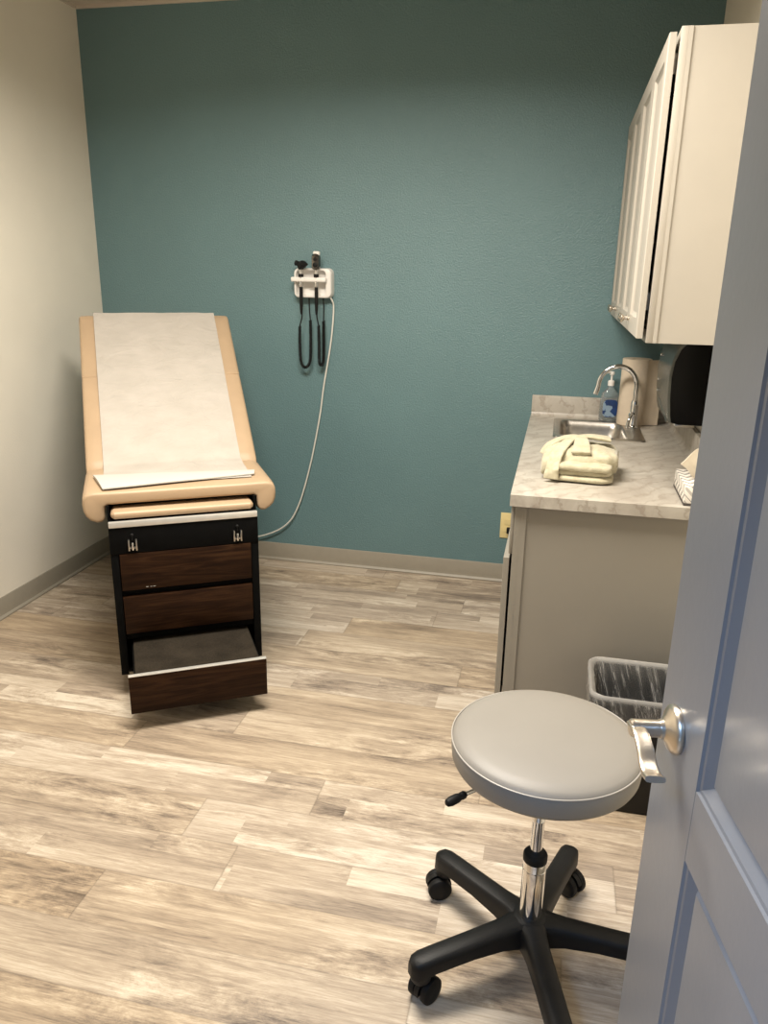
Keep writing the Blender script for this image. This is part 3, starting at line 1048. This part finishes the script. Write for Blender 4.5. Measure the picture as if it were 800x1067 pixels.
obj('spout', bm, M['chrome'], fa, sharp=60)
bm = bmesh.new()
lathe(bm, [(0.013, 0.012), (0.015, 0.020), (0.015, 0.032), (0.010, 0.036)], 18, (0, 0, 0.06), (-0.35, -0.94, 0.05))
tube(bm, spline([(-0.011, -0.030, 0.062), (-0.020, -0.040, 0.045), (-0.026, -0.046, 0.018), (-0.028, -0.048, 0.002)], 6), [0.006] * 6 + [0.0072] * 12 + [0.006], 10)
obj('handle', bm, M['chrome'], fa)

# ------------------------------------------------------------------ hand soap
so = thing('soap_bottle', 'clear pump bottle of hand soap with blue label beside the faucet', 'soap bottle', (2.682, -0.058, CZ + 0.0005), R(12))
bm = bmesh.new()
L = []
for z, hw_, hd, r in ((0, 0.036, 0.020, 0.012), (0.003, 0.041, 0.024, 0.016), (0.03, 0.043, 0.025, 0.018), (0.095, 0.042, 0.0245, 0.018), (0.122, 0.036, 0.022, 0.017), (0.138, 0.022, 0.017, 0.014), (0.146, 0.014, 0.014, 0.0138), (0.158, 0.013, 0.013, 0.0128)):
    L.append([(a, b, z * 1.08) for a, b in rrect(-hw_, -hd, hw_, hd, r, 5)])
loft(bm, L)
obj('bottle', bm, M['clear'], so, sharp=50)
bm = bmesh.new()
pr_ = rrect(-0.034, 0.022, 0.034, 0.104, 0.02, 6)
loft(bm, [[(a, -0.0265 + 0.8 * max(0, abs(a) - 0.024) ** 1.2 * 0.5, b) for a, b in pr_], [(a, -0.0256 + 0.8 * max(0, abs(a) - 0.024) ** 1.2 * 0.5, b) for a, b in pr_]])
obj('label_sticker', bm, M['soap_label'], so)
bm = bmesh.new()
lathe(bm, [(0.0152, 0.168), (0.0152, 0.188), (0.012, 0.192), (0.005, 0.194), (0.0045, 0.217), (0.011, 0.219), (0.0125, 0.226), (0.010, 0.234)], 22)
tube(bm, spline([(0, 0, 0.228), (-0.018, -0.008, 0.231), (-0.036, -0.015, 0.228), (-0.041, -0.017, 0.220)], 6), 0.0052, 10)
obj('pump', bm, M['white_plastic'], so)

# ------------------------------------------------------------------ paper towels
tr_ = thing('paper_towel_roll', 'beige paper towel roll standing upright behind the faucet', 'paper towels', (2.785, -0.108, CZ + 0.0005))
bm = bmesh.new()
prof = [(0.021, 0.002), (0.064, 0.0), (0.0655, 0.003), (0.0655, 0.300), (0.064, 0.303), (0.021, 0.3025), (0.021, 0.002)]
lathe(bm, prof, 48, cap=False)
obj('roll', bm, M['kraft'], tr_, sharp=50)
bm = bmesh.new()
pts_ = [(0.046, -0.0475), (0.060, -0.032), (0.078, -0.020), (0.098, -0.014), (0.118, -0.012)]
s2 = spline([(a, b, 0) for a, b in pts_], 6)
fr = [(p.x, p.y) for p in s2]
bk = [(p.x + 0.001, p.y + 0.0022) for p in s2][::-1]
prism(bm, fr + bk, 0.002, 0.301)
obj('loose_sheet', bm, M['kraft'], tr_)

# ------------------------------------------------------------------ black towel dispenser on the right wall
dp = thing('towel_dispenser', 'glossy black wall dispenser hanging under the upper cabinet', 'dispenser', (W, -0.61, 1.035))
y0, y1 = -0.19, 0.19
side = [(-0.0005, 0.0), (-0.075, 0.0), (-0.098, 0.006), (-0.103, 0.03), (-0.110, 0.10), (-0.113, 0.18), (-0.108, 0.235), (-0.094, 0.280), (-0.070, 0.312), (-0.040, 0.328), (-0.0005, 0.332)]
side = [(x * 1.19 if x < -0.01 else x, z) for x, z in side]
bm = bmesh.new()
prism(bm, side, y0, y1, 'xz')
obj('body', bm, M['black_gloss'], dp, sharp=25)
# smoke-grey wrap-round cover over the front, standing proud of the body
bm = bmesh.new()
o1 = side[2:-2]
outer = [(x - 0.009, z + (0.006 if z > 0.2 else 0)) for x, z in o1]
prism(bm, outer + [(x + 0.0006, z) for x, z in o1[::-1]], y0 + 0.004, y1 + 0.005, 'xz')
obj('cover', bm, M['smoke'], dp, sharp=30)
for z in (0.23, 0.13, 0.085):
    bm = bmesh.new()
    lathe(bm, [(0.0055, 0), (0.0055, 0.004), (0.004, 0.006)], 12, (-0.139, y1 - 0.05, z), (-1, 0, 0))
    obj('rivet', bm, M['chrome'], dp)
bm = bmesh.new()
box(bm, (-0.100, y0 + 0.01, -0.012), (-0.03, y1 - 0.01, 0.001), 0.003)
tube(bm, [(-0.134, y1 - 0.06, 0.055), (-0.128, y0 + 0.03, 0.004)], 0.003, 8)
obj('paper_slot', bm, M['steel'], dp)

# ------------------------------------------------------------------ tissue box
tb = thing('tissue_box', 'grey chevron-patterned tissue box with white tissue at the near end of countertop', 'tissue box', (2.898, -1.345, CZ + 0.0005))
bm = bmesh.new()
box(bm, (-0.057, -0.123, 0.008), (0.057, 0.112, 0.060), 0.0015)
obj('carton', bm, M['chevron'], tb)
obj('carton_base', bx((-0.0575, -0.1235, 0.0), (0.0575, 0.1125, 0.0085), 0.001), simple('dark_card', (0.06, 0.05, 0.045), 0.6), tb)
bm = bmesh.new()
G = 14
rows = []
for i in range(G + 1):
    a = -1 + 2 * i / G
    row = []
    for j in range(G + 1):
        b = j / G
        # tuft: pinched at the slot, opening to a fan with a pointed tip
        wd_ = 0.012 + 0.052 * b ** 0.8
        x = a * wd_ + 0.004 * math.sin(5 * b + a)
        y = 0.010 + 0.016 * math.sin(a * 4.0 + b * 2) * b + 0.03 * b * b * a
        z = 0.058 + 0.095 * b * (1 - 0.45 * abs(a) ** 1.5)
        row.append(bm.verts.new((x, y, z)))
    rows.append(row)
for a, b in zip(rows, rows[1:]):
    for i in range(G):
        bm.faces.new((a[i], a[i + 1], b[i + 1], b[i]))
bm.normal_update()
bmesh.ops.solidify(bm, geom=bm.faces[:], thickness=0.0012)
obj('tissue', bm, M['tissue'], tb, sharp=80)

# ------------------------------------------------------------------ folded robe
rb = thing('folded_robe', 'cream fleece robe folded and tied with its belt on the countertop', 'robe', (2.533, -1.176, CZ + 0.0005), R(-4))


def slab(bm, x0, y0, x1, y1, z0, z1, r, seed, amp=0.006, n=4, nx=22, ny=18):
    """soft folded layer: a rounded pillow-like slab with wrinkles"""
    L = []
    cx, cy = (x0 + x1) / 2, (y0 + y1) / 2
    hx, hy, hz = (x1 - x0) / 2, (y1 - y0) / 2, (z1 - z0) / 2
    NU, NV = 44, 16
    rows = []
    for j in range(NV + 1):
        v = -PI / 2 + PI * j / NV
        row = []
        for i in range(NU):
            a = 2 * PI * i / NU
            e1, e2 = 0.34, 0.55
            f = lambda c, e: math.copysign(abs(c) ** e, c)
            k = f(math.cos(v), e2)
            p = Vector((hx * k * f(math.cos(a), e1), hy * k * f(math.sin(a), e1), hz * f(math.sin(v), e2)))
            nn = noise.noise(Vector((p.x * 16 + seed, p.y * 22, p.z * 25))) + 0.5 * noise.noise(Vector((p.x * 40, p.y * 46 + seed, p.z * 50)))
            q = Vector((cx, cy, (z0 + z1) / 2)) + p
            dirn = Vector((p.x / hx, p.y / hy, p.z / hz * 1.2))
            if dirn.length > 0:
                dirn.normalize()
            q += dirn * nn * amp
            q.z = max(q.z, 0.0004)
            row.append(bm.verts.new(q))
        rows.append(row)
    for a, b in zip(rows, rows[1:]):
        for i in range(NU):
            bm.faces.new((a[i], a[(i + 1) % NU], b[(i + 1) % NU], b[i]))
    bm.faces.new(rows[0][::-1])
    bm.faces.new(rows[-1])


bm = bmesh.new()
slab(bm, -0.100, -0.125, 0.116, 0.125, 0.0, 0.026, 0.01, 1.0, 0.004)      # lowest fold
slab(bm, -0.112, -0.116, 0.112, 0.125, 0.018, 0.050, 0.01, 2.3, 0.005)
slab(bm, -0.085, -0.128, 0.108, -0.02, 0.040, 0.068, 0.01, 4.1, 0.004)    # rolled front lip
slab(bm, -0.128, -0.085, 0.124, 0.130, 0.014, 0.104, 0.01, 6.7, 0.013)    # puffy body
slab(bm, -0.128, -0.100, -0.060, 0.03, 0.012, 0.085, 0.01, 8.1, 0.008)    # tucked sleeve on the left
bmesh.ops.remove_doubles(bm, verts=bm.verts[:], dist=1e-6)
obj('folded_body', bm, M['fleece'], rb, sharp=180)


def band(bm, pts, w0, w1, th=0.007, fold=0.25):
    P = spline(pts, 8)
    n = len(P)
    sec = []
    for i in range(14):
        a = 2 * PI * i / 14
        ca_, sa_ = math.cos(a), math.sin(a)
        sec.append((math.copysign(abs(ca_) ** 0.5, ca_), math.copysign(abs(sa_) ** 0.7, sa_)))
    rings = []
    for i, p in enumerate(P):
        T = (P[min(i + 1, n - 1)] - P[max(0, i - 1)]).normalized()
        Z = Vector((0, 0, 1))
        Z = (Z - T * Z.dot(T)).normalized() if abs(T.z) < 0.97 else Vector((0, -1, 0))
        B = T.cross(Z)
        hw_ = (w0 + (w1 - w0) * i / (n - 1)) / 2
        rings.append([p + B * (hw_ * u) + Z * (th / 2 * v + 0.004 * math.cos(u * 7) * fold) for u, v in sec])
    loft(bm, [[tuple(q) for q in r] for r in rings])


bm = bmesh.new()
band(bm, [(-0.128, 0.016, 0.060), (-0.108, 0.028, 0.096), (-0.060, 0.046, 0.120), (-0.020, 0.056, 0.125)], 0.052, 0.032, 0.012)
band(bm, [(-0.020, 0.048, 0.124), (0.020, 0.046, 0.130), (0.060, 0.048, 0.128), (0.092, 0.052, 0.124)], 0.034, 0.066, 0.014)
band(bm, [(-0.018, 0.056, 0.116), (-0.040, 0.010, 0.120), (-0.058, -0.040, 0.108), (-0.076, -0.094, 0.086), (-0.084, -0.126, 0.044), (-0.086, -0.130, 0.012)], 0.032, 0.050, 0.013)
band(bm, [(-0.014, 0.055, 0.118), (-0.004, 0.010, 0.126), (0.002, -0.040, 0.116), (0.004, -0.080, 0.096)], 0.032, 0.066, 0.014)
obj('belt', bm, M['fleece'], rb, sharp=180)
bm = bmesh.new()
slab(bm, -0.046, 0.030, 0.014, 0.082, 0.098, 0.131, 0.01, 3.0, 0.004)
obj('belt_knot', bm, M['fleece'], rb, sharp=180)

# ------------------------------------------------------------------ upper cabinet
UX, UY, UZ0, UZ1 = W - 0.308, -1.454, 1.3875, 2.2051
uc = thing('upper_cabinet', 'cream wall cabinet with four panelled doors above the countertop', 'cabinet', (W, -0.73, UZ0))
o4 = Vector((W, -0.73, UZ0))
wb = lambda a, b, bev=0.0: wbx(a, b, bev, o4)
bm = bmesh.new()
for a, b in (((UX + 0.018, UY + 0.004, UZ0), (W - 0.001, UY + 0.020, UZ1)), ((UX + 0.018, -0.018, UZ0), (W - 0.001, -0.002, UZ1)),
             ((UX + 0.018, UY + 0.019, UZ0 + 0.012), (W - 0.001, -0.01, UZ0 + 0.028)), ((UX + 0.018, UY + 0.019, UZ1 - 0.028), (W - 0.001, -0.01, UZ1 - 0.012)),
             ((W - 0.012, UY + 0.019, UZ0 + 0.012), (W - 0.001, -0.01, UZ1 - 0.012)), ((UX + 0.018, -0.735, UZ0 + 0.012), (W - 0.012, -0.72, UZ1 - 0.012))):
    box(bm, tuple(Vector(a) - o4), tuple(Vector(b) - o4))
obj('carcass', bm, M['cabinet'], uc)
bm = bmesh.new()
for y0_, y1_ in ((UY, UY + 0.036), (-0.75, -0.71), (-0.04, -0.002)):
    box(bm, tuple(Vector((UX, y0_, UZ0)) - o4), tuple(Vector((UX + 0.019, y1_, UZ1)) - o4), 0.001)
for z0, z1 in ((UZ0, UZ0 + 0.036), (UZ1 - 0.036, UZ1)):
    box(bm, tuple(Vector((UX + 0.0003, UY + 0.03, z0)) - o4), tuple(Vector((UX + 0.0187, -0.01, z1)) - o4))
box(bm, tuple(Vector((UX + 0.0185, UY + 0.0004, UZ0)) - o4), tuple(Vector((UX + 0.030, UY + 0.006, UZ1)) - o4))
obj('face_frame', bm, M['cabinet'], uc)
for k in range(4):
    y0_ = UY + 0.006 + k * 0.3605
    dd = obj('door', shaker(0.3575, UZ1 - UZ0 - 0.024), M['cabinet'], uc, Vector((UX - 0.010, y0_, UZ0 + 0.012)) - o4, sharp=20)
    knob(dd, (-0.019, 0.322 if k % 2 == 0 else 0.036, 0.040), 0.0145)
    for z in (0.08, 0.70):
        ya = 0.030 if k % 2 == 0 else 0.31
        obj('hinge', bx((0.0002, ya, z), (0.0095, ya + 0.016, z + 0.05)), M['steel'], dd)

# ------------------------------------------------------------------ waste bin
BX, BY = 2.775, -1.672
wbn = thing('waste_bin', 'black rectangular waste bin with clear liner beside the base cabinet', 'waste bin', (BX, BY, 0))
HWX, HWY = 0.172, 0.128


def rloop(hx, hy, r, z, dx=0, dy=0):
    return [(a + dx, b + dy, z) for a, b in rrect(-hx, -hy, hx, hy, r, 6)]


bm = bmesh.new()
L = [rloop(HWX - 0.035, HWY - 0.028, 0.03, 0.0), rloop(HWX - 0.03, HWY - 0.024, 0.032, 0.006), rloop(HWX - 0.006, HWY - 0.006, 0.040, 0.376),
     rloop(HWX, HWY, 0.042, 0.378), rloop(HWX, HWY, 0.042, 0.398), rloop(HWX - 0.005, HWY - 0.005, 0.038, 0.400), rloop(HWX - 0.010, HWY - 0.010, 0.036, 0.396),
     rloop(HWX - 0.034, HWY - 0.028, 0.03, 0.012)]
loft(bm, L)
obj('bin', bm, M['black_plastic'], wbn)
bm = bmesh.new()
random.seed(5)
L = []
nl = len(rloop(1, 1, 0.3, 0))
for hx, hy, r, z, am in ((HWX + 0.006, HWY + 0.006, 0.044, 0.335, 0.004), (HWX + 0.004, HWY + 0.004, 0.043, 0.372, 0.002), (HWX + 0.003, HWY + 0.003, 0.043, 0.399, 0.001), (HWX - 0.003, HWY - 0.003, 0.040, 0.404, 0.001),
                         (HWX - 0.013, HWY - 0.013, 0.034, 0.397, 0.003), (HWX - 0.018, HWY - 0.017, 0.032, 0.33, 0.008), (HWX - 0.026, HWY - 0.024, 0.03, 0.22, 0.010), (HWX - 0.038, HWY - 0.034, 0.028, 0.09, 0.008), (HWX - 0.055, HWY - 0.05, 0.02, 0.03, 0.003)):
    lp = []
    dense = rrect(-hx, -hy, hx, hy, r, 6)
    # resample each side so that pleats show
    res = []
    for i in range(len(dense)):
        a, b = Vector(dense[i]), Vector(dense[(i + 1) % len(dense)])
        k = 16 if (b - a).length > 0.06 else 1
        for q in range(k):
            res.append(a.lerp(b, q / k))
    for i, p in enumerate(res):
        k = 1 - am * (1 + noise.noise(Vector((i * 0.9, 0.3, z * 2)))) / 0.16
        lp.append((p.x * k, p.y * k, z + (0.012 * noise.noise(Vector((i * 0.35, 7, 1))) if z < 0.34 and hx > HWX else 0)))
    L.append(lp)
loft(bm, L, cap0=False)
ln = obj('bin_liner', bm, M['liner'], wbn, sharp=60)
ln['label'] = 'clear plastic liner folded over the rim'

# ------------------------------------------------------------------ stool
SC = Vector((2.473, -2.396, 0))
sl = thing('rolling_stool', 'round grey vinyl rolling stool on five black caster legs', 'stool', SC)
bm = bmesh.new()
RS = 0.203
lathe(bm, [(0.06, 0.564), (RS - 0.018, 0.564), (RS - 0.006, 0.568), (RS - 0.002, 0.576), (RS, 0.596), (RS, 0.6165), (RS - 0.003, 0.6195), (RS - 0.004, 0.6215), (RS - 0.012, 0.628), (RS - 0.035, 0.634), (RS * 0.55, 0.639), (0.03, 0.641), (0.002, 0.641)], 96)
seat = obj('seat', bm, M['stool_vinyl'], sl, sharp=60)
bm = bmesh.new()
tube(bm, [(RS * math.cos(2 * PI * i / 96), RS * math.sin(2 * PI * i / 96), 0.619) for i in range(97)], 0.0017, 8, cap=False)
obj('piping', bm, M['piping'], seat)
bm = bmesh.new()
box(bm, (-0.08, -0.05, 0.545), (0.08, 0.05, 0.5645), 0.003)
lathe(bm, [(0.026, 0.515), (0.030, 0.55)], 24)
obj('seat_plate', bm, M['black_plastic'], sl)
bm = bmesh.new()
lathe(bm, [(0.0265, 0.13), (0.0265, 0.303), (0.0255, 0.305)], 32)
lathe(bm, [(0.0273, 0.280), (0.0273, 0.282)], 32)
lathe(bm, [(0.014, 0.30), (0.014, 0.41), (0.0145, 0.411), (0.0145, 0.413), (0.014, 0.414), (0.014, 0.53)], 24)
obj('gas_column', bm, M['chrome'], sl)
bm = bmesh.new()
lathe(bm, [(0.0262, 0.302), (0.0275, 0.304), (0.0275, 0.318), (0.025, 0.322), (0.0145, 0.323)], 32)
obj('column_collar', bm, M['rubber'], sl)
bm = bmesh.new()
tube(bm, [(-0.03, -0.008, 0.548), (-0.132, -0.050, 0.507), (-0.165, -0.074, 0.501)], 0.0042, 8)
lv = obj('height_lever', bm, M['chrome'], sl)
bm = bmesh.new()
A = Vector((-0.160, -0.070, 0.502))
Dv = Vector((-0.70, -0.70, -0.08)).normalized()
lathe(bm, [(0.006, 0), (0.0085, 0.004), (0.0085, 0.012), (0.0075, 0.014), (0.010, 0.022), (0.0105, 0.040), (0.008, 0.050), (0.004, 0.053)], 16, A, Dv)
obj('lever_grip', bm, M['rubber'], lv)
bm = bmesh.new()
lathe(bm, [(0.042, 0.082), (0.052, 0.092), (0.054, 0.112), (0.050, 0.136), (0.038, 0.146), (0.028, 0.149)], 40)
obj('hub', bm, M['black_plastic'], sl)


def leg(a):
    bm = bmesh.new()
    ca_, sa_ = math.cos(a), math.sin(a)
    L = []
    for r, hw_, zb_, zt_ in ((0.030, 0.034, 0.086, 0.146), (0.055, 0.029, 0.088, 0.144), (0.085, 0.027, 0.094, 0.141), (0.16, 0.0265, 0.098, 0.136), (0.25, 0.026, 0.094, 0.131), (0.280, 0.026, 0.088, 0.128), (0.296, 0.022, 0.084, 0.125), (0.306, 0.011, 0.084, 0.118)):
        c1 = 0.35
        prof = [(-hw_, zb_), (-hw_ * 0.98, zb_ + (zt_ - zb_) * 0.6), (-hw_ * 0.86, zt_ - 0.004), (-hw_ * 0.6, zt_), (0, zt_ + 0.0012), (hw_ * 0.6, zt_), (hw_ * 0.86, zt_ - 0.004), (hw_ * 0.98, zb_ + (zt_ - zb_) * 0.6), (hw_, zb_)]
        L.append([(r * ca_ - s * sa_, r * sa_ + s * ca_, z) for s, z in prof])
    loft(bm, L)
    lathe(bm, [(0.021, 0.066), (0.0235, 0.071), (0.0235, 0.090)], 20, (0.279 * ca_, 0.279 * sa_, 0))
    return bm


for k in range(5):
    a = R(142.8 + 72 * k)
    lg = obj('leg', leg(a), M['black_plastic'], sl, sharp=50)
    sw = (R(200), R(60), R(200), R(20), R(-40))[k]
    cs = bpy.data.objects.new('caster', None)
    COL.objects.link(cs)
    cs.parent = lg
    cs.location = (0.279 * math.cos(a), 0.279 * math.sin(a), 0)
    cs.rotation_euler = (0, 0, sw)
    for s in (-1, 1):
        bm = bmesh.new()
        prof = [(0.008, -0.012), (0.024, -0.012), (0.0305, -0.008), (0.0315, 0.0), (0.0305, 0.006), (0.025, 0.010), (0.012, 0.0115), (0.002, 0.0115)]
        lathe(bm, prof, 28, (0.016, s * 0.0185, 0.0316), (0, s, 0))
        obj('wheel', bm, M['rubber'], cs)
    bm = bmesh.new()
    hood = [(0.016 + 0.0335 * math.cos(R(t)), 0.0316 + 0.0335 * math.sin(R(t))) for t in range(20, 200, 12)]
    hood += [(0.016 + 0.022 * math.cos(R(t)), 0.0316 + 0.022 * math.sin(R(t))) for t in range(188, 8, -12)]
    prism(bm, hood, -0.0062, 0.0062, 'xz')
    lathe(bm, [(0.009, 0.046), (0.0105, 0.056), (0.0105, 0.076)], 16)
    obj('fork', bm, M['black_plastic'], cs)
bpy.context.view_layer.update()
